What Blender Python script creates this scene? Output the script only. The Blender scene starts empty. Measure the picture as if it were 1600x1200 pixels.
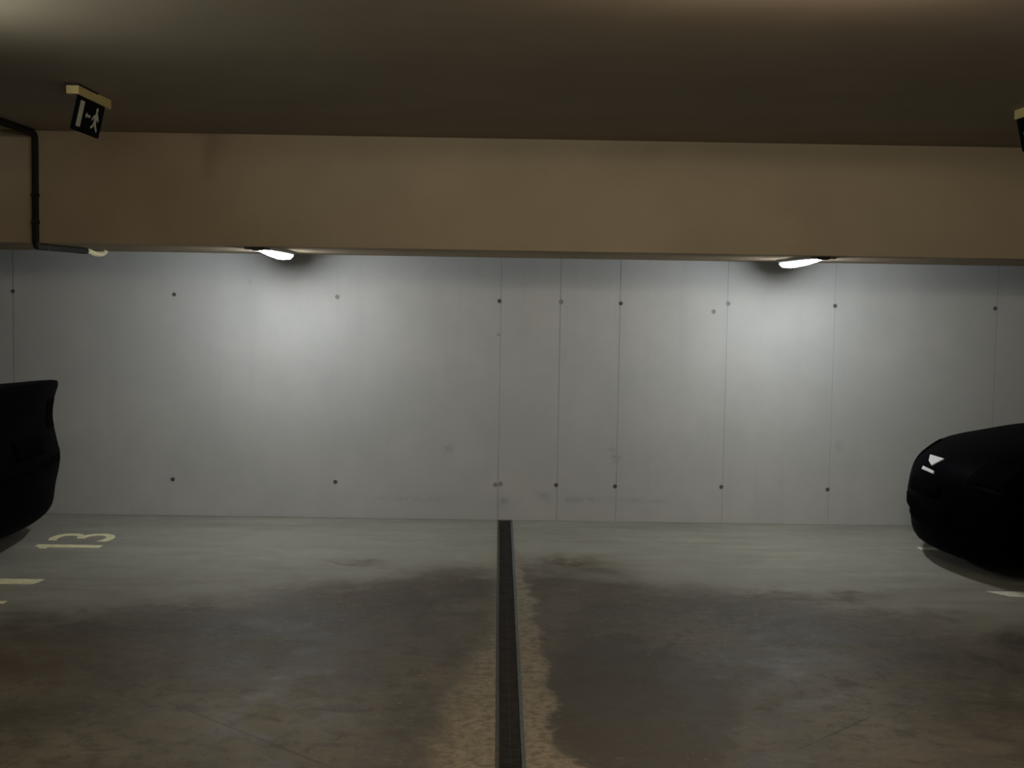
import bpy, bmesh, math, random
from math import sin, cos, pi, radians, sqrt, exp
from mathutils import Vector, Matrix, geometry

random.seed(7)
sc = bpy.context.scene
COL = sc.collection

# ------------------------------------------------------------------ camera
cam_d = bpy.data.cameras.new('camera')
cam_d.lens = 45.0
cam_d.sensor_width = 36.0
cam_d.clip_end = 100
cam = bpy.data.objects.new('camera', cam_d)
COL.objects.link(cam)
cam.matrix_world = (Matrix.Translation((0, 0, 1.75)) @ Matrix.Rotation(radians(-.62), 4, 'Z')
                    @ Matrix.Rotation(radians(90 - 4.0), 4, 'X') @ Matrix.Rotation(radians(.92), 4, 'Z'))
sc.camera = cam

# ------------------------------------------------------------------ light, exposure
w = bpy.data.worlds.new('world')
sc.world = w
w.use_nodes = True
w.node_tree.nodes['Background'].inputs[0].default_value = (.5, .55, .6, 1)
w.node_tree.nodes['Background'].inputs[1].default_value = 0.0
sc.view_settings.view_transform = 'Standard'
sc.view_settings.look = 'None'
sc.view_settings.gamma = 1
sc.view_settings.use_curve_mapping = False
sc.view_settings.exposure = 0.0
LAMP_COL = (.96, .99, 1.0)
LAMP_E = 108.0            # the two lamps under the bulkhead
WARM_COL = (1.0, .82, .58)
FRONT_E = {'left': 300.0, 'right': 26.0, 'middle': 100.0, 'second': 110.0, 'over': 110.0, 'rear': 60.0}


# ------------------------------------------------------------------ helpers
def link(name, me, mat=None, parent=None):
    o = bpy.data.objects.new(name, me)
    COL.objects.link(o)
    if mat is not None and me is not None and not me.materials:
        me.materials.append(mat)
    if parent:
        o.parent = parent
    return o


def mesh_from(name, verts, faces, smooth=False):
    me = bpy.data.meshes.new(name)
    me.from_pydata([tuple(v) for v in verts], [], faces)
    me.update()
    if smooth:
        for p in me.polygons:
            p.use_smooth = True
    return me


def bm_mesh(name, bm, smooth=False, normals=True):
    if normals:
        bmesh.ops.recalc_face_normals(bm, faces=bm.faces)
    me = bpy.data.meshes.new(name)
    bm.to_mesh(me)
    bm.free()
    if smooth:
        for p in me.polygons:
            p.use_smooth = True
    return me


def box(bm, x0, x1, y0, y1, z0, z1, bevel=0.0):
    vs = [bm.verts.new(c) for c in ((x0, y0, z0), (x1, y0, z0), (x1, y1, z0), (x0, y1, z0),
                                    (x0, y0, z1), (x1, y0, z1), (x1, y1, z1), (x0, y1, z1))]
    fs = [bm.faces.new([vs[i] for i in f]) for f in
          ((0, 3, 2, 1), (4, 5, 6, 7), (0, 1, 5, 4), (1, 2, 6, 5), (2, 3, 7, 6), (3, 0, 4, 7))]
    if bevel:
        es = list({e for f in fs for e in f.edges})
        bmesh.ops.bevel(bm, geom=es, offset=bevel, segments=2, affect='EDGES', profile=.5)


def tube(bm, pts, r, n=10, caps=True):
    pts = [Vector(p) for p in pts]
    rings = []
    up = Vector((0.3, .2, 1)).normalized()
    prev = None
    for i, p in enumerate(pts):
        a = pts[max(i - 1, 0)]
        b = pts[min(i + 1, len(pts) - 1)]
        t = (b - a).normalized()
        if prev is None:
            u = t.cross(Vector((1, 0, 0)))
            if u.length < .1:
                u = t.cross(Vector((0, 0, 1)))
            u.normalize()
        else:
            u = (prev - t * prev.dot(t)).normalized()
        prev = u
        v = t.cross(u)
        rings.append([bm.verts.new(p + (u * cos(k * 2 * pi / n) + v * sin(k * 2 * pi / n)) * r) for k in range(n)])
    for a, b in zip(rings, rings[1:]):
        for k in range(n):
            bm.faces.new((a[k], a[(k + 1) % n], b[(k + 1) % n], b[k]))
    if caps:
        bm.faces.new(rings[0][::-1])
        bm.faces.new(rings[-1])


def prism(bm, poly, axis, a0, a1):
    """extrude a 2D polygon (list of pairs) along axis 0/1/2 between a0 and a1"""
    def mk(p, a):
        c = [p[0], p[1]]
        c.insert(axis, a)
        return bm.verts.new(c)
    lo = [mk(p, a0) for p in poly]
    hi = [mk(p, a1) for p in poly]
    n = len(poly)
    for k in range(n):
        bm.faces.new((lo[k], lo[(k + 1) % n], hi[(k + 1) % n], hi[k]))
    tris = geometry.tessellate_polygon([[Vector((p[0], p[1], 0)) for p in poly]])
    for t in tris:
        try:
            bm.faces.new([lo[i] for i in t])
            bm.faces.new([hi[i] for i in t])
        except ValueError:
            pass


def thing(name, label, cat, loc=(0, 0, 0), group=None):
    o = bpy.data.objects.new(name, None)
    o.empty_display_size = .1
    COL.objects.link(o)
    o.location = loc
    o['label'] = label
    o['category'] = cat
    if group:
        o['group'] = group
    return o


def copy_tree(root, loc, label):
    r = root.copy()
    COL.objects.link(r)
    r.location = loc
    r['label'] = label
    for ch in list(root.children):
        c = ch.copy()
        COL.objects.link(c)
        c.parent = r
        for g in list(ch.children):
            d = g.copy()
            COL.objects.link(d)
            d.parent = c
    return r


# ------------------------------------------------------------------ materials
def mat_simple(name, col, rough=.6, spec=.4, metal=0.0, noise=0.0, nscale=30.0, bump=0.0, emit=None, estr=0.0, coat=0.0):
    m = bpy.data.materials.new(name)
    m.use_nodes = True
    nt = m.node_tree
    b = nt.nodes['Principled BSDF']
    b.inputs['Base Color'].default_value = (*col, 1)
    b.inputs['Roughness'].default_value = rough
    b.inputs['Specular IOR Level'].default_value = spec
    b.inputs['Metallic'].default_value = metal
    b.inputs['Coat Weight'].default_value = coat
    if emit:
        b.inputs['Emission Color'].default_value = (*emit, 1)
        b.inputs['Emission Strength'].default_value = estr
    if noise:
        tc = nt.nodes.new('ShaderNodeTexCoord')
        n = nt.nodes.new('ShaderNodeTexNoise')
        n.inputs['Scale'].default_value = nscale
        n.inputs['Detail'].default_value = 5
        nt.links.new(tc.outputs['Object'], n.inputs['Vector'])
        mr = nt.nodes.new('ShaderNodeMapRange')
        mr.inputs[1].default_value = .3
        mr.inputs[2].default_value = .7
        mr.inputs[3].default_value = 1 - noise
        mr.inputs[4].default_value = 1 + noise
        nt.links.new(n.outputs['Fac'], mr.inputs[0])
        vm = nt.nodes.new('ShaderNodeVectorMath')
        vm.operation = 'SCALE'
        vm.inputs[0].default_value = col
        nt.links.new(mr.outputs[0], vm.inputs['Scale'])
        nt.links.new(vm.outputs[0], b.inputs['Base Color'])
        if bump:
            bp = nt.nodes.new('ShaderNodeBump')
            bp.inputs['Strength'].default_value = bump
            bp.inputs['Distance'].default_value = .004
            nt.links.new(n.outputs['Fac'], bp.inputs['Height'])
            nt.links.new(bp.outputs[0], b.inputs['Normal'])
    return m


class NB:
    """tiny node builder: python expressions on sockets"""
    def __init__(self, m):
        self.nt = m.node_tree

    def math(self, op, a, b=None, c=None, clamp=False):
        n = self.nt.nodes.new('ShaderNodeMath')
        n.operation = op
        n.use_clamp = clamp
        for i, v in enumerate((a, b, c)):
            if v is None:
                continue
            if hasattr(v, 'links'):
                self.nt.links.new(v, n.inputs[i])
            else:
                n.inputs[i].default_value = v
        return n.outputs[0]

    def sstep(self, v, a, b, lo=0., hi=1.):
        n = self.nt.nodes.new('ShaderNodeMapRange')
        n.interpolation_type = 'SMOOTHSTEP'
        for i, x in enumerate((v, a, b, lo, hi)):
            if hasattr(x, 'links'):
                self.nt.links.new(x, n.inputs[i])
            else:
                n.inputs[i].default_value = x
        return n.outputs[0]

    def noise(self, vec, scale, detail=4, rough=.55, stretch=None, dist=0.0):
        if stretch:
            mp = self.nt.nodes.new('ShaderNodeMapping')
            mp.inputs['Scale'].default_value = stretch
            self.nt.links.new(vec, mp.inputs['Vector'])
            vec = mp.outputs[0]
        n = self.nt.nodes.new('ShaderNodeTexNoise')
        n.inputs['Scale'].default_value = scale
        n.inputs['Detail'].default_value = detail
        n.inputs['Roughness'].default_value = rough
        n.inputs['Distortion'].default_value = dist
        self.nt.links.new(vec, n.inputs['Vector'])
        return n.outputs['Fac']

    def mix(self, f, a, b):
        n = self.nt.nodes.new('ShaderNodeMix')
        n.data_type = 'RGBA'
        for s, v in ((n.inputs[0], f), (n.inputs[6], a), (n.inputs[7], b)):
            if hasattr(v, 'links'):
                self.nt.links.new(v, s)
            else:
                s.default_value = v if isinstance(v, float) else (*v, 1)
        return n.outputs[2]

    def gauss(self, x, y, cx, cy, rx, ry):
        a = self.math('POWER', self.math('ABSOLUTE', self.math('MULTIPLY', self.math('SUBTRACT', x, cx), 1 / rx)), 2.0)
        b = self.math('POWER', self.math('ABSOLUTE', self.math('MULTIPLY', self.math('SUBTRACT', y, cy), 1 / ry)), 2.0)
        return self.math('EXPONENT', self.math('MULTIPLY', self.math('ADD', a, b), -1.0))

    def segment(self, x, y, p, q, wid):
        dx, dy = q[0] - p[0], q[1] - p[1]
        L = sqrt(dx * dx + dy * dy)
        dx, dy = dx / L, dy / L
        rx = self.math('SUBTRACT', x, p[0])
        ry = self.math('SUBTRACT', y, p[1])
        t = self.math('ADD', self.math('MULTIPLY', rx, dx), self.math('MULTIPLY', ry, dy))
        d = self.math('ABSOLUTE', self.math('SUBTRACT', self.math('MULTIPLY', rx, dy), self.math('MULTIPLY', ry, dx)))
        on = self.math('MULTIPLY', self.sstep(t, -.05, .1), self.sstep(t, L - .1, L + .05, 1., 0.))
        return self.math('MULTIPLY', on, self.sstep(d, wid * .4, wid, 1., 0.))


def mat_floor():
    m = bpy.data.materials.new('sealed_concrete_floor')
    m.use_nodes = True
    nt = m.node_tree
    B = nt.nodes['Principled BSDF']
    N = NB(m)
    tc = nt.nodes.new('ShaderNodeTexCoord')
    P = tc.outputs['Object']
    sx = nt.nodes.new('ShaderNodeSeparateXYZ')
    nt.links.new(P, sx.inputs[0])
    x, y = sx.outputs[0], sx.outputs[1]
    nbig = N.noise(P, 1.1, 5, .6)
    nmid = N.noise(P, 3.2, 6, .65, dist=.6)
    nfine = N.noise(P, 22, 6, .7)
    ngrain = N.noise(P, 120, 4, .7)
    nstr = N.noise(P, 2.0, 5, .6, stretch=(.55, 2.2, 1))
    c = lambda v: N.math('SUBTRACT', v, .5)
    # clean, trowelled concrete
    base = N.mix(N.sstep(nstr, .35, .68), (.245, .24, .20), (.33, .325, .275))
    base = N.mix(N.sstep(nbig, .4, .65), base, (.29, .285, .245))
    # stained wet concrete in the aisle, with the lamps' light cutoff painted in dark
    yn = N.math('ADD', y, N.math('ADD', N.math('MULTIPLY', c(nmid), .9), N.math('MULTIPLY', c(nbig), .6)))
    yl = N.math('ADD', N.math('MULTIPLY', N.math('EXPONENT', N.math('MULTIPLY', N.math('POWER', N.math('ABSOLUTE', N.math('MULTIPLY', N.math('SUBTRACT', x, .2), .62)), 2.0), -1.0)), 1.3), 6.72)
    damp_shade = N.sstep(N.math('SUBTRACT', yn, yl), -.42, .42, 1., 0.)
    damp_shade_col = N.mix(N.sstep(N.math('ADD', N.math('MULTIPLY', nmid, .6), N.math('MULTIPLY', nbig, .4)), .40, .62), (.058, .050, .041), (.145, .131, .098))
    damp_shade_col = N.mix(N.sstep(nfine, .46, .7, 0., .45), damp_shade_col, (.18, .168, .13))
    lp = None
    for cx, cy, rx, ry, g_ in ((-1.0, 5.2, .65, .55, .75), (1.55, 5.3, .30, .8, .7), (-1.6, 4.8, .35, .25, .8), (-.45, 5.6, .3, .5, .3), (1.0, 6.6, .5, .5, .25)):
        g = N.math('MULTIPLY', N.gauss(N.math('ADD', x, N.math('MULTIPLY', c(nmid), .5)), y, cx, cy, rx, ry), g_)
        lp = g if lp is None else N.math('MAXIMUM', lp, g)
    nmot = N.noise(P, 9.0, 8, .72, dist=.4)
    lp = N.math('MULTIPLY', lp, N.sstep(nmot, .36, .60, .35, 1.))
    damp_shade_col = N.mix(lp, damp_shade_col, (.205, .19, .145))
    damp_shade_col = N.mix(N.sstep(nmot, .50, .34, 0., .65), damp_shade_col, (.060, .050, .038))
    damp_shade_col = N.mix(N.sstep(nmot, .56, .70, 0., .55), damp_shade_col, (.20, .18, .135))
    # pale washed strips hugging the drain
    edge = N.math('ADD', N.math('MULTIPLY', c(nmid), .34), N.math('MULTIPLY', c(nfine), .09))
    dr = N.math('ADD', N.math('SUBTRACT', x, .126), edge)
    wr = N.math('ADD', N.sstep(y, 8.6, 6.6, .02, .11), N.sstep(y, 5.0, 4.2, 0., .22))
    sr = N.math('MULTIPLY', N.sstep(N.math('SUBTRACT', dr, wr), -.012, .022, 1., 0.), N.sstep(x, .05, .12))
    dl = N.math('ADD', N.math('SUBTRACT', .01, x), N.math('MULTIPLY', edge, .8))
    wl = N.sstep(y, 7.3, 4.5, .0, .25)
    sl = N.math('MULTIPLY', N.sstep(N.math('SUBTRACT', dl, wl), -.10, .08, 1., 0.), N.sstep(x, .05, .0))
    strip = N.math('MAXIMUM', sr, sl)
    strip = N.math('MULTIPLY', strip, N.sstep(y, 9.0, 8.0, 1., 1.))
    strip = N.math('MULTIPLY', strip, N.sstep(y, 9.3, 8.3, 0., 1.))
    col = N.mix(damp_shade, base, damp_shade_col)
    scol = N.mix(N.sstep(nfine, .35, .65), (.17, .145, .10), (.33, .29, .215))
    # brown stains, mottled
    xn = N.math('ADD', x, N.math('MULTIPLY', c(nmid), .5))
    yb = N.math('ADD', y, N.math('MULTIPLY', c(N.noise(P, 4.4, 5, .6)), .8))
    st = None
    for cx, cy, rx, ry, s in ((-.95, 7.3, .42, .30, 1.), (-1.6, 6.9, .35, .16, .8), (-.55, 7.6, .25, .2, .7), (1.7, 7.35, .30, .20, 1.),
                              (2.05, 7.42, .26, .18, .9), (.50, 8.25, .32, .26, .95), (.25, 7.95, .16, .4, .7), (-.9, 8.15, .2, .1, .6),
                              (.50, 7.5, .3, .25, .7), (-.25, 7.75, .2, .30, .5), (2.1, 7.0, .5, .16, .7), (1.1, 7.3, .4, .12, .4),
                              (-2.2, 6.0, .8, .5, .6), (-.55, 6.1, .3, .7, .4)):
        g = N.math('MULTIPLY', N.gauss(xn, yb, cx, cy, rx, ry), s)
        st = g if st is None else N.math('MAXIMUM', st, g)
    st = N.math('MULTIPLY', st, N.sstep(nmot, .66, .44, .35, 1.))
    col = N.mix(st, col, (.088, .058, .030))
    dk = N.math('MULTIPLY', N.sstep(N.math('ADD', N.gauss(x, y, .62, 5.5, .50, 1.1), N.math('ADD', N.math('MULTIPLY', c(nmid), .9), N.math('MULTIPLY', c(nfine), .35))), .42, .56), .8)
    col = N.mix(dk, col, (.064, .055, .048))
    col = N.mix(N.math('MULTIPLY', N.math('MULTIPLY', strip, N.sstep(nfine, .30, .48, .55, 1.)), N.math('SUBTRACT', 1., N.math('MULTIPLY', dk, .35))), col, scol)
    # white scuffs and flecks
    fl = N.math('MULTIPLY', N.sstep(N.noise(P, 34, 3, .6), .62, .72), N.sstep(nmid, .44, .60, 0., .45))
    col = N.mix(fl, col, (.42, .40, .33))
    # hairline shrinkage cracks
    xc = N.math('ADD', x, N.math('MULTIPLY', c(nfine), .03))
    cr = N.math('MAXIMUM', N.segment(xc, y, (-1.40, 5.36), (-.60, 4.62), .012), N.segment(xc, y, (1.15, 4.82), (1.62, 5.30), .010))
    col = N.mix(N.math('MULTIPLY', cr, .6), col, (.05, .045, .035))
    col = N.mix(N.sstep(ngrain, .3, .7, 0., .22), col, (.10, .09, .07))
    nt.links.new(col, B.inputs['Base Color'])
    ro = N.sstep(nmid, .3, .7, .5, .68)
    nt.links.new(ro, B.inputs['Roughness'])
    B.inputs['Specular IOR Level'].default_value = .35
    bp = nt.nodes.new('ShaderNodeBump')
    bp.inputs['Strength'].default_value = .25
    bp.inputs['Distance'].default_value = .003
    nt.links.new(N.math('ADD', nfine, N.math('MULTIPLY', ngrain, .5)), bp.inputs['Height'])
    nt.links.new(bp.outputs[0], B.inputs['Normal'])
    return m


def mat_wall():
    m = bpy.data.materials.new('cast_concrete_wall')
    m.use_nodes = True
    nt = m.node_tree
    B = nt.nodes['Principled BSDF']
    N = NB(m)
    tc = nt.nodes.new('ShaderNodeTexCoord')
    P = tc.outputs['Object']
    sx = nt.nodes.new('ShaderNodeSeparateXYZ')
    nt.links.new(P, sx.inputs[0])
    x, z = sx.outputs[0], sx.outputs[2]
    nbig = N.noise(P, .9, 4, .55)
    nmid = N.noise(P, 5.0, 6, .6)
    nver = N.noise(P, 3.0, 4, .5, stretch=(3.5, 1, .25))
    pores = N.noise(P, 46, 3, .6)
    col = N.mix(N.sstep(nbig, .35, .65), (.46, .48, .48), (.52, .53, .525))
    col = N.mix(N.sstep(nmid, .35, .75, 0., .35), col, (.43, .45, .45))
    col = N.mix(N.sstep(nver, .5, .8, 0., .3), col, (.42, .43, .44))
    # pin holes
    col = N.mix(N.math('MULTIPLY', N.sstep(pores, .70, .76), .45), col, (.20, .20, .20))
    # scuffs
    st = None
    for cx, cz, rx, rz, s in ((-.38, .55, .035, .03, .45), (.905, .50, .045, .03, .5), (.89, .56, .03, .02, .4), (.46, 1.05, .012, .012, .6),
                              (.0, 1.44, .014, .014, .7), (.35, .20, .09, .03, .25), (-.6, .16, .4, .02, .22), (.6, .17, .3, .025, .25),
                              (1.15, .17, .2, .02, .2), (.05, .15, .05, .03, .35), (-1.9, 1.82, .02, .02, .4), (2.64, .62, .03, .04, .2)):
        g = N.math('MULTIPLY', N.gauss(x, z, cx, cz, rx, rz), s)
        st = g if st is None else N.math('MAXIMUM', st, g)
    st = N.math('MULTIPLY', st, N.sstep(N.noise(P, 14, 4, .6), .38, .58))
    col = N.mix(st, col, (.16, .16, .17))
    nt.links.new(col, B.inputs['Base Color'])
    B.inputs['Roughness'].default_value = .78
    B.inputs['Specular IOR Level'].default_value = .25
    bp = nt.nodes.new('ShaderNodeBump')
    bp.inputs['Strength'].default_value = .15
    bp.inputs['Distance'].default_value = .003
    nt.links.new(N.math('ADD', nmid, pores), bp.inputs['Height'])
    nt.links.new(bp.outputs[0], B.inputs['Normal'])
    return m


M_FLOOR = mat_floor()
M_WALL = mat_wall()
M_CEIL = mat_simple('beige_painted_ceiling', (.33, .275, .215), .85, .2, noise=.06, nscale=2.0)
M_BEAM = mat_simple('beige_painted_bulkhead', (.40, .335, .25), .95, .0, noise=.05, nscale=2.5)
M_SIDE = mat_simple('grey_render', (.40, .39, .36), .85, .2, noise=.08, nscale=3)
M_JOINT = mat_simple('recessed_joint', (.36, .37, .375), .9, .1, noise=.1)
M_HOLE = mat_simple('tie_hole_grey', (.10, .10, .12), .9, .1, noise=.2, nscale=80)
M_PATCH = mat_simple('tie_hole_patched', (.27, .27, .27), .9, .1, noise=.2, nscale=80)
M_RAIL = mat_simple('galvanised_rail', (.13, .15, .16), .5, .4, metal=.5, noise=.25, nscale=18)
M_RAILD = mat_simple('rusty_rail', (.065, .06, .052), .7, .3, noise=.3, nscale=18)
M_GRATE = mat_simple('dark_steel_grate', (.032, .029, .027), .7, .2, metal=.2, noise=.35, nscale=14)
M_PIT = mat_simple('drain_pit', (.012, .011, .010), .9, .1, noise=.2)
M_PAINT = mat_simple('worn_yellow_paint', (.80, .77, .50), .6, .3, noise=.18, nscale=26)
M_PAINTW = mat_simple('worn_white_paint', (.80, .80, .66), .6, .3, noise=.15, nscale=26)
M_COND = mat_simple('dark_grey_conduit', (.022, .022, .017), .8, .1, noise=.15)
M_CLIP = mat_simple('black_clip', (.012, .012, .02), .6, .3, noise=.1)
M_CREAM = mat_simple('cream_plastic', (.62, .57, .36), .5, .4, noise=.05)
M_YELL = mat_simple('yellowed_housing', (.52, .44, .20), .5, .4, noise=.08)
M_SIGN = mat_simple('dark_green_sign', (.002, .005, .005), .85, .04, noise=.05)
M_PICTO = mat_simple('pale_pictogram', (.50, .53, .46), .5, .3, noise=.05)
M_TRAY = mat_simple('lamp_tray', (.32, .32, .31), .5, .4, noise=.05)
M_CAP = mat_simple('lamp_end_cap', (.10, .10, .10), .5, .4, noise=.05)
M_LAMP = mat_simple('lit_lamp', (.9, .9, .9), .4, .3, emit=LAMP_COL, estr=LAMP_E)
M_CAR = mat_simple('black_car_paint', (.0006, .0006, .0016), .5, .008, noise=.05)
M_GLASS = mat_simple('dark_car_glass', (.001, .001, .0015), .3, .06, noise=.05)
M_RUBBER = mat_simple('black_rubber', (.003, .003, .003), .9, .08, noise=.1)
M_ALLOY = mat_simple('dull_alloy', (.10, .10, .11), .5, .4, metal=.7, noise=.1)
M_CHROME = mat_simple('chrome', (.85, .84, .82), .32, .5, metal=.35, noise=.08, nscale=60)
M_PLAST = mat_simple('black_plastic', (.0012, .0012, .0014), .8, .01, noise=.1)
M_LENS = mat_simple('smoked_lens', (.001, .001, .0015), .8, .01, noise=.05)
M_RED = mat_simple('dark_red_lens', (.002, .0006, .0006), .8, .01, noise=.05)

# ------------------------------------------------------------------ the room
D = 9.83          # end wall
FB = 8.24         # front face of the bulkhead
ZB = 2.03         # its underside
ZC = 2.74         # ceiling
XW = 8.2
YB = -5.0
DX0, DX1 = .010, .126   # drain slot


def struct(name, bm, mat, label=None):
    o = link(name, bm_mesh(name, bm), mat)
    o['kind'] = 'structure'
    if label:
        o['label'] = label
    return o


bm = bmesh.new()
box(bm, -XW, DX0, YB, D + .2, -.2, 0)
box(bm, DX1, XW, YB, D + .2, -.2, 0)
box(bm, DX0, DX1, YB, D + .2, -.2, -.06)
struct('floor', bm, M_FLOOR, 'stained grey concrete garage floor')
bm = bmesh.new()
box(bm, -XW, XW, YB, D + .2, ZC, ZC + .2)
struct('ceiling', bm, M_CEIL, 'plain beige concrete ceiling slab')
bm = bmesh.new()
box(bm, -XW, XW, FB, D + .2, ZB, ZC, .004)
struct('ceiling_bulkhead', bm, M_BEAM, 'deep beige bulkhead under the ceiling along the end wall')
for nm, a in (('wall_left', (-XW - .2, -XW, YB, D + .2)), ('wall_right', (XW, XW + .2, YB, D + .2)), ('wall_front', (-XW, XW, YB - .2, YB))):
    bm = bmesh.new()
    box(bm, *a, 0, ZC)
    struct(nm, bm, M_SIDE)
bm = bmesh.new()
box(bm, -XW, XW, D + .0011, D + .2, 0, ZB)
wall = struct('wall_back', bm, M_JOINT, 'pale cast concrete end wall with formwork joints and tie holes')
# formwork panels: joint position, joint width
joints = [(-XW, 0), (-6.21, .006), (-3.715, .010), (-1.244, .001), (.012, .006), (.468, .008), (.926, .008), (1.752, .006),
          (2.578, .004), (3.83, .005), (6.3, .006), (XW, 0)]
for (a, wa), (b, wb) in zip(joints, joints[1:]):
    bm = bmesh.new()
    box(bm, a + wa / 2, b - wb / 2, D, D + .001, .005, ZB - .001)
    link('concrete_panel', bm_mesh('concrete_panel', bm), M_WALL, wall)


def tie_hole_mesh(r, name):
    bm = bmesh.new()
    n = 14
    prof = [(r, 0.0005), (r * .93, -.0022), (r * .78, -.0020), (r * .55, -.0004), (0.0001, -.0002)]
    rings = [[bm.verts.new((rr * cos(k * 2 * pi / n), dy, rr * sin(k * 2 * pi / n))) for k in range(n)] for rr, dy in prof]
    for p, q in zip(rings, rings[1:]):
        for k in range(n):
            bm.faces.new((p[k], p[(k + 1) % n], q[(k + 1) % n], q[k]))
    return bm_mesh(name, bm, True)


hole_dark = tie_hole_mesh(.016, 'tie_hole')
hole_dark.materials.append(M_HOLE)
hole_pale = tie_hole_mesh(.018, 'tie_hole_patched')
hole_pale.materials.append(M_PATCH)
for hx, hz, dark in ((-3.714, 1.714, 1), (-2.487, 1.709, 1), (-1.241, 1.71, 0), (.0, 1.698, 1), (.474, 1.70, 0), (.931, 1.695, 1),
                     (1.646, 1.643, 0), (1.757, 1.707, 0), (2.58, 1.702, 1), (3.815, 1.702, 1), (-2.50, .285, 1), (-1.247, .283, 1),
                     (-.01, .278, 0), (.03, .285, 0), (.461, .283, 1), (.917, .280, 1), (1.742, .287, 1), (2.569, .279, 1), (5.05, 1.70, 1), (-4.96, 1.71, 1)):
    o = link('tie_hole', hole_dark if dark else hole_pale, None, wall)
    o.location = (hx, D, hz)

# ------------------------------------------------------------------ floor drain
dr = thing('drain_channel', 'narrow dark slotted drain channel running up the floor to the end wall', 'drain', (.068, YB, 0))
ox, oy = .068, YB


def loc_box(bm, x0, x1, y0, y1, z0, z1, bev=0.0):
    box(bm, x0 - ox, x1 - ox, y0 - oy, y1 - oy, z0, z1, bev)


bm = bmesh.new()
loc_box(bm, DX0, DX0 + .016, YB, D - .03, -.06, .003, .001)
link('rail', bm_mesh('rail', bm), M_RAILD, dr)
bm = bmesh.new()
loc_box(bm, DX1 - .016, DX1, YB, D - .03, -.06, .003, .001)
r2 = link('rail', bm_mesh('rail', bm), M_RAIL, dr)
r2['label'] = 'grey galvanised rail'
bm = bmesh.new()
loc_box(bm, DX0 + .016, DX1 - .016, YB, D - .03, -.058, -.05)
link('channel_bottom', bm_mesh('channel_bottom', bm), M_PIT, dr)
# grate sections, one metre each, a joint at y = 5.83
GL = 1.0
bm = bmesh.new()
gx0, gx1 = DX0 + .018 - ox, DX1 - .018 - ox
for xx in (gx0, (gx0 + gx1) / 2 - .003, gx1 - .006):
    box(bm, xx, xx + .006, .004, GL - .004, -.025, -.004)
k = .004
while k < GL - .006:
    box(bm, gx0, gx1, k, k + .009, -.02, -.003)
    k += .0165
grate_me = bm_mesh('grate', bm)
grate_me.materials.append(M_GRATE)
yy = 5.83 - 11 * GL
while yy + GL < D:
    if yy >= YB:
        g = link('grate', grate_me, None, dr)
        g.location = (0, yy - oy, 0)
    yy += GL
if yy < D - .06:                       # the last grate, cut to length
    g = link('grate', grate_me, None, dr)
    g.location = (0, yy - oy, 0)
    g.scale = (1, (D - .04 - yy) / GL, 1)
bm = bmesh.new()
loc_box(bm, DX0 + .004, DX1 - .004, D - .035, D - .002, -.05, .006, .003)
link('end_cap', bm_mesh('end_cap', bm), M_RAILD, dr)

# ------------------------------------------------------------------ floor paint
def flat(poly, z=.002):
    bm = bmesh.new()
    prism(bm, poly, 2, .0002, z)
    return bm


def glyph_mesh(ch, length, width):
    """a numeral as a flat solid, its top towards +v, reading direction +u; u in 0..width, v in 0..length"""
    cu = bpy.data.curves.new('glyph', 'FONT')
    cu.body = ch
    cu.extrude = .0
    cu.resolution_u = 6
    ob = bpy.data.objects.new('glyph_tmp', cu)
    COL.objects.link(ob)
    dg = bpy.context.evaluated_depsgraph_get()
    me = bpy.data.meshes.new_from_object(ob.evaluated_get(dg))
    bpy.data.objects.remove(ob)
    bpy.data.curves.remove(cu)
    bm = bmesh.new()
    bm.from_mesh(me)
    xs = [v.co.x for v in bm.verts]
    ys = [v.co.y for v in bm.verts]
    for v in bm.verts:
        v.co.x = (v.co.x - min(xs)) / (max(xs) - min(xs)) * width
        v.co.y = (v.co.y - min(ys)) / (max(ys) - min(ys)) * length
        v.co.z = .0004
    bmesh.ops.remove_doubles(bm, verts=bm.verts, dist=.0005)
    r = bmesh.ops.extrude_face_region(bm, geom=list(bm.faces))
    for v in r['geom']:
        if isinstance(v, bmesh.types.BMVert):
            v.co.z += .0018
    return bm_mesh('numeral', bm)


def bay_number(label, base_x, digits, flip, mat):
    """digits: (character, y start, width).  Left bays: top of the numeral towards -x, reading towards +y."""
    t = thing('bay_number', label, 'number', (base_x, digits[0][1], 0), 'painted bay numbers')
    for ch, y0, wd in digits:
        if ch == '1':
            bm = bmesh.new()
            prism(bm, [(.095, 0), (.19, 0), (.19, .44), (.125, .44), (.095, .405), (.05, .385), (.05, .335), (.095, .345)], 2, .0004, .0022)
            me = bm_mesh('numeral', bm)
        else:
            me = glyph_mesh(ch, .44, wd)
        me.materials.append(mat)
        o = link('numeral', me, None, t)
        o.location = (0, y0 - digits[0][1], 0)
        o.rotation_euler = (0, 0, -pi / 2 if flip else pi / 2)
    return t


bay_number('worn yellow number 13 painted sideways on the floor at left', -2.675, (('1', 8.46, .20), ('3', 8.78, .28)), False, M_PAINT)
bay_number('yellow number on the floor cut off by the left picture edge', -2.715, (('1', 6.50, .20), ('4', 6.82, .28)), False, M_PAINT)
bay_number('pale painted bay number mostly under the black car at right', 3.00, (('1', 9.08, .17),), True, M_PAINTW)

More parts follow.
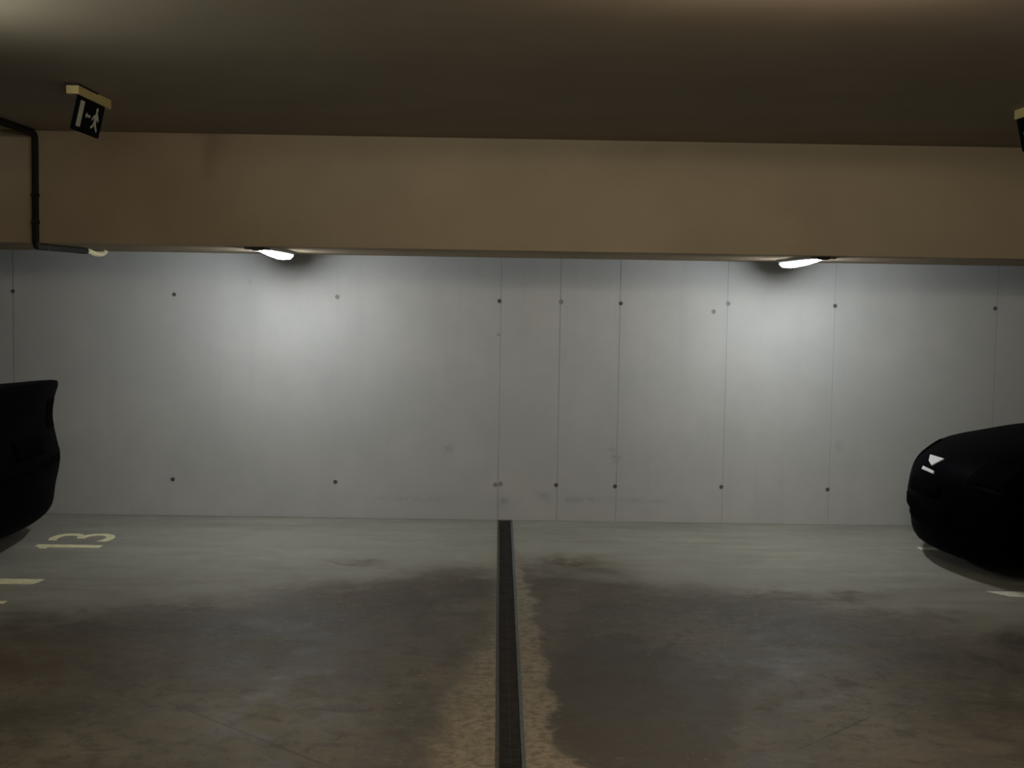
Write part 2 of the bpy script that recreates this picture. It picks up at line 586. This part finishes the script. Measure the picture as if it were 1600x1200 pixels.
bm = flat([(-5.0, -.075), (0, -.06), (.02, .0), (0.03, .075), (-5.0, .075)])
o = link('bay_line', bm_mesh('bay_line', bm), M_PAINT)
o.location = (-2.73, 7.53, 0)
o['label'], o['category'], o['group'] = 'worn yellow line on the floor below the number 13', 'line', 'painted bay lines'
bm = flat([(.055, -.075), (5.0, -.075), (5.0, .055), (-.045, .055)])
o = link('bay_line', bm_mesh('bay_line', bm), M_PAINTW)
o.location = (3.02, 7.57, 0)
o['label'], o['category'], o['group'] = 'pale yellow line on the floor in front of the black car at right', 'line', 'painted bay lines'

# ------------------------------------------------------------------ lamps
def lamp_parts(root, mat):
    L = 1.0
    n, segs = 14, 24
    bm = bmesh.new()
    rings = []
    for i in range(segs + 1):
        t = i / segs
        # slim nose swelling towards the far end, rounded off there
        h = .009 + .032 * (sin(min(t / .82, 1) * pi / 2) ** 1.0)
        if t > .86:
            h *= sqrt(max(0.0, 1 - ((t - .86) / .14) ** 2 * .75))
        hw = h * .80
        rings.append([bm.verts.new((hw * cos(pi + pi * k / n), .01 + t * (L - .02), -.010 + h * sin(pi + pi * k / n))) for k in range(n + 1)])
    for a, b in zip(rings, rings[1:]):
        for k in range(n):
            bm.faces.new((a[k], a[k + 1], b[k + 1], b[k]))
    bm.faces.new(rings[0])
    bm.faces.new(rings[-1][::-1])
    for a, b in zip(rings, rings[1:]):
        bm.faces.new((a[0], b[0], b[n], a[n]))
    link('diffuser', bm_mesh('diffuser', bm, True), mat, root)
    bm = bmesh.new()
    box(bm, -.085, .085, 0, L, -.016, -.0005, .003)
    link('housing', bm_mesh('housing', bm), M_TRAY, root)
    for y0, y1, h in ((-.002, .009, .024), (L - .009, L + .004, .056)):
        e = .044 if y0 < .5 else .075
        bm = bmesh.new()
        prism(bm, [(-e, -.001), (-e, -h * .55), (-e * .7, -h * .92), (0, -h), (e * .7, -h * .92), (e, -h * .55), (e, -.001)], 1, y0, y1)
        link('end_cap', bm_mesh('end_cap', bm), M_CAP, root)


lampA = thing('batten_lamp', 'lit white batten lamp under the bulkhead, the one nearer the number 13', 'lamp', (-1.575, 8.36, ZB), 'lamps under the bulkhead')
lamp_parts(lampA, M_LAMP)
copy_tree(lampA, (2.115, 8.385, ZB), 'lit white batten lamp under the bulkhead, the one above the bay right of the drain')


def aisle_lamp(loc, label, strength, col, turn=0.0, r=.019, tray=.07, under=False):
    """a bare tube on a slim tray a little below the ceiling slab"""
    m = mat_simple('lit_tube', (.9, .9, .9), .4, .3, emit=col, estr=strength)
    t = thing('tube_lamp', label, 'lamp', loc, 'tube lamps over the aisle')
    t.rotation_euler = (0, 0, turn)
    up = ZC - loc[2]
    bm = bmesh.new()
    tube(bm, [(0, -.55, 0), (0, .55, 0)], r, 12)
    link('lamp_tube', bm_mesh('lamp_tube', bm, True), m, t)
    bm = bmesh.new()
    if under:          # an uplighter: the tray lies below the tube, two stems hold it
        box(bm, -tray, tray, -.58, .58, -.05, -.024, .004)
        for y in (-.57, .57):
            box(bm, -.012, .012, y - .008, y + .008, -.03, up - .001)
    else:
        box(bm, -tray, tray, -.58, .58, up - .03, up - .001, .004)
    link('housing', bm_mesh('housing', bm), M_TRAY, t)
    for s in (-1, 1):
        bm = bmesh.new()
        box(bm, -.02, .02, s * .565 - .014, s * .565 + .014, -.025, up - .002, .004)
        link('end_cap', bm_mesh('end_cap', bm), M_CAP, t)
    return t


aisle_lamp((-2.45, 4.0, 2.63), 'tube uplighter over the left bays before the exit sign', FRONT_E['left'], (.93, 1.0, .86), 0, .019, .06, True)
aisle_lamp((2.75, 3.9, 2.63), 'tube uplighter over the right bays before the black car', FRONT_E['right'], (1.0, .92, 1.0), 0, .019, .06, True)
aisle_lamp((.9, 3.75, 2.68), 'added fill tube lamp across the aisle nearest to the bulkhead', FRONT_E['middle'], WARM_COL, pi / 2, .019, .07)  # unseen lamps added to fill the front, spaced out to soften the bulkhead's shadow
aisle_lamp((.7, 2.5, 2.68), 'added fill tube lamp across the aisle, second from the bulkhead', FRONT_E['second'], WARM_COL, pi / 2, .019, .06)
aisle_lamp((.5, .9, 2.66), 'added fill tube lamp across the aisle, third from the bulkhead', FRONT_E['over'], WARM_COL, pi / 2, .019, .05)
aisle_lamp((.5, -2.4, 2.66), 'added fill tube lamp across the aisle farthest from the drain end', FRONT_E['rear'], WARM_COL, pi / 2, .019, .05)

# ------------------------------------------------------------------ conduit on the left
cx = -2.955
cd = thing('cable_conduit', 'dark cable conduit from the ceiling down the left of the bulkhead', 'conduit', (cx, FB, ZB))


def bend(p0, p1, p2, r, n=6):
    p0, p1, p2 = Vector(p0), Vector(p1), Vector(p2)
    a, b = (p0 - p1).normalized(), (p2 - p1).normalized()
    out = []
    for i in range(n + 1):
        t = i / n
        q0, q1 = p1 + a * r, p1 + b * r
        out.append((q0 * (1 - t) ** 2 + p1 * 2 * t * (1 - t) + q1 * t * t))
    return out


R = .021
zc, zs, yf = ZC - ZB - R - .002, -R - .002, -R - .002
path = [Vector((-.012, -3.2, zc))] + bend((-.012, -3.2, zc), (0, yf, zc), (0, yf, zs), .05) + \
    bend((0, yf, zc), (0, yf, zs), (.015, .93, zs), .03) + [Vector((.035, .86, zs))]
bm = bmesh.new()
tube(bm, path, R, 12)
link('pipe', bm_mesh('pipe', bm, True), M_COND, cd)
for p, ax in (((0, .14, zs), 'y'), ((.03, .78, zs), 'y'), ((0, yf, .30), 'z'), ((0, -.9, zc), 'y'), ((0, yf, .13), 'z')):
    bm = bmesh.new()
    if ax == 'y':
        box(bm, p[0] - .024, p[0] + .024, p[1] - .018, p[1] + .018, p[2] - .021, p[2] + .0185, .004)
    else:
        box(bm, p[0] - .022, p[0] + .022, p[1] - .021, p[1] + .0185, p[2] - .012, p[2] + .012, .004)
    link('clip', bm_mesh('clip', bm), M_CLIP if ax == 'y' else M_COND, cd)
bm = bmesh.new()
tube(bm, [(.035, .84, zs), (.037, .93, zs), (.04, 1.0, zs - .012), (.055, 1.06, zs - .016), (.085, 1.09, zs - .010), (.10, 1.10, zs + .012)], .019, 12)
e = link('end_fitting', bm_mesh('end_fitting', bm, True), M_CREAM, cd)
e['label'] = 'pale cream elbow'

# ------------------------------------------------------------------ exit signs
def exit_sign(loc, label, mirror, length=.53):
    """housing on the ceiling with a tilted dark plate below it, facing the aisle (+x, or -x when mirrored)"""
    s = -1 if mirror else 1
    t = thing('exit_sign', label, 'sign', loc, 'exit signs hung from the ceiling')
    bm = bmesh.new()
    xs = sorted((0, -.062 * s))
    box(bm, xs[0], xs[1], 0, length, -.050, -.0005, .005)
    link('housing', bm_mesh('housing', bm), M_YELL, t)
    bm = bmesh.new()
    xs = sorted((.004 * s, -.066 * s))
    box(bm, xs[0], xs[1], -.012, .30, -.010, -.0005, .002)  # black strip standing in for the shadow above the housing
    link('shadow_strip', bm_mesh('shadow_strip', bm), M_CLIP, t)
    # plate in local sign space: u along +y, v down, tilt in x
    tilt = -.038 / .165

    def pt(u, v, d):
        return Vector((s * (-.006 + tilt * v + d), .02 + u, -.052 - v))

    def slab(poly, d0, d1):
        bm = bmesh.new()
        lo = [bm.verts.new(pt(u, v, d0)) for u, v in poly]
        hi = [bm.verts.new(pt(u, v, d1)) for u, v in poly]
        n = len(poly)
        for k in range(n):
            bm.faces.new((lo[k], lo[(k + 1) % n], hi[(k + 1) % n], hi[k]))
        for tr in geometry.tessellate_polygon([[Vector((u, v, 0)) for u, v in poly]]):
            bm.faces.new([hi[i] for i in tr])
            bm.faces.new([lo[i] for i in tr])
        return bm
    W, H = .42, .162
    plate = link('sign_plate', bm_mesh('sign_plate', slab([(0, 0), (W, 0), (W, H), (0, H)], -.008, 0)), M_SIGN, t)

    def fu(u):
        return u
    door = [(.045, .018), (.105, .018), (.105, .142), (.045, .142)]
    link('door_symbol', bm_mesh('door_symbol', slab(door, .0003, .002)), M_PICTO, plate)
    dash = [(.150, .075), (.170, .062), (.170, .070), (.225, .070), (.225, .082), (.170, .082), (.170, .090)]
    link('arrow_symbol', bm_mesh('arrow_symbol', slab(dash, .0003, .002)), M_PICTO, plate)
    man = [(.300, .022), (.318, .020), (.326, .034), (.320, .046), (.345, .062), (.362, .080), (.352, .088), (.332, .074), (.326, .092),
           (.342, .112), (.366, .128), (.360, .140), (.328, .122), (.304, .104), (.292, .122), (.262, .130), (.258, .119), (.284, .108),
           (.296, .080), (.280, .076), (.262, .090), (.254, .082), (.276, .062), (.300, .054), (.302, .044), (.296, .034)]
    link('running_figure', bm_mesh('running_figure', slab(man, .0003, .002)), M_PICTO, plate)
    return t


exit_sign((-2.062, 6.33, ZC), 'dark exit sign with running figure hanging above the conduit at left', False)
exit_sign((2.64, 6.20, ZC), 'dark exit sign cut off by the right picture edge', True, .46)

# ------------------------------------------------------------------ cars
def catmull(pts, sub, closed=False):
    out = []
    n = len(pts)
    rng = range(n if closed else n - 1)
    for i in rng:
        if closed:
            p = [pts[(i + k - 1) % n] for k in range(4)]
        else:
            p = [pts[max(i - 1, 0)], pts[i], pts[i + 1], pts[min(i + 2, n - 1)]]
        for k in range(sub):
            t = k / sub
            out.append(tuple(.5 * (2 * p[1][c] + (p[2][c] - p[0][c]) * t + (2 * p[0][c] - 5 * p[1][c] + 4 * p[2][c] - p[3][c]) * t * t
                                   + (3 * p[1][c] - p[0][c] - 3 * p[2][c] + p[3][c]) * t ** 3) for c in (0, 1)))
    if not closed:
        out.append(pts[-1])
    return out


class Car:
    def __init__(self, root, sign, upper, length, wheels, wr, zb, k0, k1, belt, hw=.86, rad=.11):
        self.root, self.sign, self.L, self.k0, self.k1, self.belt, self.hw, self.rad = root, sign, length, k0, k1, belt, hw, rad
        self.wheels, self.wr = wheels, wr
        top = catmull(upper, 4)                      # from the near-end lower lip, over the roof, to the far-end lower lip
        self.ntop = len(top)
        bot = []
        ar = wr + .055
        for c in sorted(wheels, reverse=True):
            a0 = math.asin((zb - wr) / ar)
            for k in range(13):
                a = a0 + (pi - 2 * a0) * k / 12
                bot.append((c + ar * cos(a), wr + ar * sin(a)))
        self.prof = top + bot
        n = len(self.prof)
        self.nor = []
        for i in range(n):
            a, b = self.prof[i - 1], self.prof[(i + 1) % n]
            dx, dz = b[0] - a[0], b[1] - a[1]
            l = sqrt(dx * dx + dz * dz) or 1
            self.nor.append((-dz / l, dx / l))       # outward for clockwise order (up the front, back over the roof)

    def side(self, z):
        """half width scale at height z: the cabin leans in above the belt line, the sills tuck in a little"""
        s = 1.0
        if z > self.belt:
            s -= .36 * (z - self.belt) / .5
        if z < .42:
            s -= .05 * (.42 - z) / .25
        return s

    def plan(self, s, wn):
        e = 0
        f = max(0, 1 - s / 1.0)
        e += self.k0 * wn * wn * f
        f = max(0, 1 - (self.L - s) / 1.0)
        e -= self.k1 * wn * wn * f
        return e

    def pos(self, s, z, w, off=0.0, nrm=(0, 0)):
        s += nrm[0] * off
        z += nrm[1] * off
        s2 = s + self.plan(s, w / self.hw)
        drop = .035 * (abs(w) / self.hw) ** 3 if z > .6 else 0
        return Vector((self.sign * s2, w * self.side(z), z - drop))

    def inset(self, wv):
        d = max(0, abs(wv) - (self.hw - self.rad))
        return self.rad * .55 * (1 - sqrt(max(0, 1 - (d / self.rad) ** 2)))

    def body(self, mat):
        W, Rr = self.hw, self.rad
        ws = [0, .2, .4, .55, .66] + [W - Rr + Rr * sin(a * pi / 2) for a in (0, .25, .5, .7, .85, 1)]
        ws = sorted({-x for x in ws} | set(ws))
        bm = bmesh.new()
        rings = []
        for wv in ws:
            d = max(0, abs(wv) - (W - Rr))
            ins = Rr * .55 * (1 - sqrt(max(0, 1 - (d / Rr) ** 2)))
            rings.append([bm.verts.new(self.pos(p[0], p[1], wv, -ins, nr)) for p, nr in zip(self.prof, self.nor)])
        n = len(self.prof)
        for a, b in zip(rings, rings[1:]):
            for k in range(n):
                bm.faces.new((a[k], a[(k + 1) % n], b[(k + 1) % n], b[k]))
        tr = geometry.tessellate_polygon([[Vector((p[0], p[1], 0)) for p in self.prof]])
        for t in tr:
            bm.faces.new([rings[0][i] for i in t])
            bm.faces.new([rings[-1][i] for i in t])
        me = bm_mesh('body', bm)
        for p in me.polygons:
            p.use_smooth = len(p.vertices) == 4
        return link('body', me, mat, self.root)

    def patch(self, name, mat, lo, hi, w0, w1, off=.004, thick=.012, nw=6, parent=None, test=None):
        """a panel lying on the skin between profile points chosen by test(s, z), from w0 to w1"""
        idx = [i for i in range(self.ntop) if test(*self.prof[i])]
        bm = bmesh.new()
        g = {}
        for layer, o in ((0, off), (1, off - thick)):
            for a, i in enumerate(idx):
                for b in range(nw + 1):
                    wv = w0 + (w1 - w0) * b / nw
                    g[layer, a, b] = bm.verts.new(self.pos(*self.prof[i], wv, o - self.inset(wv), self.nor[i]))
        na = len(idx)
        for layer in (0, 1):
            for a in range(na - 1):
                for b in range(nw):
                    bm.faces.new((g[layer, a, b], g[layer, a + 1, b], g[layer, a + 1, b + 1], g[layer, a, b + 1]))
        rim = [(a, 0) for a in range(na)] + [(na - 1, b) for b in range(1, nw + 1)] + [(a, nw) for a in range(na - 2, -1, -1)] + [(0, b) for b in range(nw - 1, 0, -1)]
        for p, q in zip(rim, rim[1:] + rim[:1]):
            bm.faces.new((g[0, p[0], p[1]], g[0, q[0], q[1]], g[1, q[0], q[1]], g[1, p[0], p[1]]))
        return link(name, bm_mesh(name, bm, True), mat, parent or self.root)

    def side_panel(self, name, mat, poly, sd, off=.003, parent=None):
        bm = bmesh.new()
        lo = [bm.verts.new(Vector((self.sign * s, sd * (self.hw * self.side(z) + off), z - .0))) for s, z in poly]
        hi = [bm.verts.new(Vector((self.sign * s, sd * (self.hw * self.side(z) - .02), z - .0))) for s, z in poly]
        n = len(poly)
        for k in range(n):
            bm.faces.new((lo[k], lo[(k + 1) % n], hi[(k + 1) % n], hi[k]))
        bm.faces.new(lo)
        bm.faces.new(hi[::-1])
        return link(name, bm_mesh(name, bm), mat, parent or self.root)

    def make_wheels(self):
        r = self.wr
        bm = bmesh.new()
        n = 36
        prof = [(r * .64, -.09), (r * .9, -.105), (r * .985, -.085), (r, -.04), (r, .04), (r * .985, .085), (r * .9, .105), (r * .64, .09)]
        rings = [[bm.verts.new((rr * cos(k * 2 * pi / n), yy, rr * sin(k * 2 * pi / n))) for k in range(n)] for rr, yy in prof]
        for a, b in zip(rings, rings[1:] + rings[:1]):
            for k in range(n):
                bm.faces.new((a[k], a[(k + 1) % n], b[(k + 1) % n], b[k]))
        tyre = bm_mesh('tyre', bm, True)
        tyre.materials.append(M_RUBBER)
        bm = bmesh.new()
        prof = [(r * .65, -.08), (r * .62, -.085), (r * .58, -.05), (r * .58, .05), (r * .62, .085), (r * .65, .08)]
        rings = [[bm.verts.new((rr * cos(k * 2 * pi / n), yy, rr * sin(k * 2 * pi / n))) for k in range(n)] for rr, yy in prof]
        for a, b in zip(rings, rings[1:] + rings[:1]):
            for k in range(n):
                bm.faces.new((a[k], a[(k + 1) % n], b[(k + 1) % n], b[k]))
        for sp in range(5):
            a = sp * 2 * pi / 5
            m = Matrix.Rotation(a, 4, 'Y')
            v0 = len(bm.verts)
            before = set(bm.verts)
            box(bm, .02, r * .6, -.06, .06, -.028, .028, .006)
            for v in set(bm.verts) - before:
                v.co = m @ v.co
        before = set(bm.verts)
        tube(bm, [(0, -.07, 0), (0, .07, 0)], .05, 16)
        rim = bm_mesh('rim', bm)
        rim.materials.append(M_ALLOY)
        for c in self.wheels:
            for sd in (-1, 1):
                t = link('wheel', tyre, None, self.root)
                t.location = (self.sign * c, sd * (self.hw - .115), r + .001)
                link('rim', rim, None, t)


# right-hand car: parked nose out, only the nose is in the picture
rc = thing('car', 'black car at right with its nose towards the aisle', 'car', (2.83, 8.47, 0))
up = [(.20, .115), (.075, .12), (.035, .18), (.022, .27), (.020, .32), (0, .345), (0, .42), (.016, .52), (.05, .62), (.13, .705), (.33, .80), (.8, .88), (1.15, .945),
      (1.50, 1.20), (1.82, 1.38), (2.30, 1.44), (2.95, 1.41), (3.45, 1.26), (3.78, 1.0), (3.88, .83), (3.95, .58), (3.95, .40), (3.90, .22), (3.78, .12)]
car = Car(rc, 1, up, 3.95, (.80, 3.22), .30, .12, .24, .10, .96)
car.body(M_CAR)
car.patch('windshield', M_GLASS, 0, 0, -.66, .66, test=lambda s, z: 1.2 < s < 1.76 and z > .85)
car.patch('rear_window', M_GLASS, 0, 0, -.58, .58, test=lambda s, z: 3.2 < s < 3.72 and z > .9)
car.patch('grille', M_PLAST, 0, 0, -.42, .42, off=.006, test=lambda s, z: s < .1 and .26 < z < .44)
car.patch('number_plate', M_LENS, 0, 0, -.26, .26, off=.012, test=lambda s, z: s < .06 and .46 < z < .56)
for sd in (-1, 1):
    a, b = sorted((sd * .50, sd * .80))
    h = car.patch('headlight', M_LENS, 0, 0, a, b, off=.004, test=lambda s, z: s < .35 and .60 < z < .78)
    a, b = sorted((sd * .56, sd * .74))
    car.patch('fog_lamp', M_LENS, 0, 0, a, b, off=.004, test=lambda s, z: s < .1 and .27 < z < .36)
    a, b = sorted((sd * .60, sd * .82))
    car.patch('tail_light', M_RED, 0, 0, a, b, off=.004, test=lambda s, z: s > 3.7 and .72 < z < .98)
    car.side_panel('side_window', M_GLASS, [(1.42, 1.0), (2.28, 1.0), (2.28, 1.34), (1.95, 1.32)], sd, -.012)
    car.side_panel('side_window', M_GLASS, [(2.36, 1.0), (3.30, 1.02), (3.15, 1.22), (2.90, 1.32), (2.36, 1.34)], sd, -.012)
    car.side_panel('door_handle', M_CAR, [(2.16, .82), (2.32, .82), (2.32, .85), (2.16, .85)], sd, .02)
    bm = bmesh.new()
    a, b = sorted((sd * .84, sd * 1.02))
    box(bm, 1.36, 1.47, a, b, .96, 1.09, .025)
    link('door_mirror', bm_mesh('door_mirror', bm, True), M_CAR, rc)
car.make_wheels()


def skin(car, s, z, w, off):
    """the point of the skin nearest height z on the nose, lifted by off"""
    i = min((i for i in range(car.ntop) if car.prof[i][0] < 1.0), key=lambda i: abs(car.prof[i][1] - z))
    j = i + 1 if z > car.prof[i][1] else i - 1
    p, q = car.prof[i], car.prof[j]
    t = 0 if q[1] == p[1] else (z - p[1]) / (q[1] - p[1])
    return car.pos(p[0] + (q[0] - p[0]) * t, z, w, off, car.nor[i])


def skin_plate(name, mat, poly, off0, off1, label=None):
    bm = bmesh.new()
    lo = [bm.verts.new(skin(car, 0, z, w_, off0)) for w_, z in poly]
    hi = [bm.verts.new(skin(car, 0, z, w_, off1)) for w_, z in poly]
    n = len(poly)
    for k in range(n):
        bm.faces.new((lo[k], lo[(k + 1) % n], hi[(k + 1) % n], hi[k]))
    for tr in geometry.tessellate_polygon([[Vector((a, b, 0)) for a, b in poly]]):
        bm.faces.new([hi[i] for i in tr])
        bm.faces.new([lo[i] for i in tr])
    o = link(name, bm_mesh(name, bm), mat, rc)
    if label:
        o['label'] = label
    return o


skin_plate('badge', M_CHROME, [(.20, .700), (-.077, .706), (-.019, .654), (.088, .671)], .0, .008, 'pale triangular badge')
skin_plate('trim_strip', M_CHROME, [(.116, .634), (-.11, .630), (-.122, .613), (.109, .615)], .0, .008, 'pale metal strip')

# left-hand car: only its tail is in the picture
lc = thing('car', 'black car at left with its tail towards the aisle', 'car', (-3.05, 8.42, 0))
up = [(.26, .125), (.12, .13), (.05, .20), (.03, .35), (.0, .50), (.002, .60), (.03, .72), (.056, .84), (.048, .95), (.018, 1.05), (.008, 1.09),
      (.05, 1.112), (.39, 1.08), (.62, 1.07), (.90, 1.24), (1.25, 1.40), (1.75, 1.45), (2.35, 1.42), (2.75, 1.22), (3.10, 1.0), (3.55, .92), (4.05, .82),
      (4.30, .66), (4.36, .50), (4.34, .34), (4.28, .18), (4.12, .125)]
car = Car(lc, -1, up, 4.36, (.92, 3.50), .31, .13, .12, .22, 1.08)
car.body(M_CAR)
car.patch('rear_window', M_GLASS, 0, 0, -.62, .62, test=lambda s, z: .66 < s < 1.2 and z > .9)
car.patch('windshield', M_GLASS, 0, 0, -.66, .66, test=lambda s, z: 2.45 < s < 3.05 and z > .9)
car.patch('number_plate', M_LENS, 0, 0, -.26, .26, off=.006, test=lambda s, z: s < .1 and .62 < z < .76)
car.patch('bumper_strip', M_PLAST, 0, 0, -.7, .7, off=.006, test=lambda s, z: s < .06 and .50 < z < .58)
for sd in (-1, 1):
    a, b = sorted((sd * .48, sd * .80))
    car.patch('tail_light', M_RED, 0, 0, a, b, off=.004, test=lambda s, z: s < .1 and .78 < z < .98)
    car.patch('headlight', M_LENS, 0, 0, a, b, off=.004, test=lambda s, z: s > 4.0 and .60 < z < .80)
    car.side_panel('side_window', M_GLASS, [(1.05, 1.10), (1.85, 1.09), (1.85, 1.38), (1.35, 1.36)], sd, -.012)
    car.side_panel('side_window', M_GLASS, [(1.93, 1.09), (2.85, 1.07), (2.45, 1.34), (1.93, 1.38)], sd, -.012)
    car.side_panel('door_handle', M_CAR, [(1.40, .88), (1.56, .88), (1.56, .91), (1.40, .91)], sd, .02)
    bm = bmesh.new()
    a, b = sorted((sd * .84, sd * 1.02))
    box(bm, -2.85, -2.74, a, b, 1.0, 1.13, .025)
    link('door_mirror', bm_mesh('door_mirror', bm, True), M_CAR, lc)
car.make_wheels()
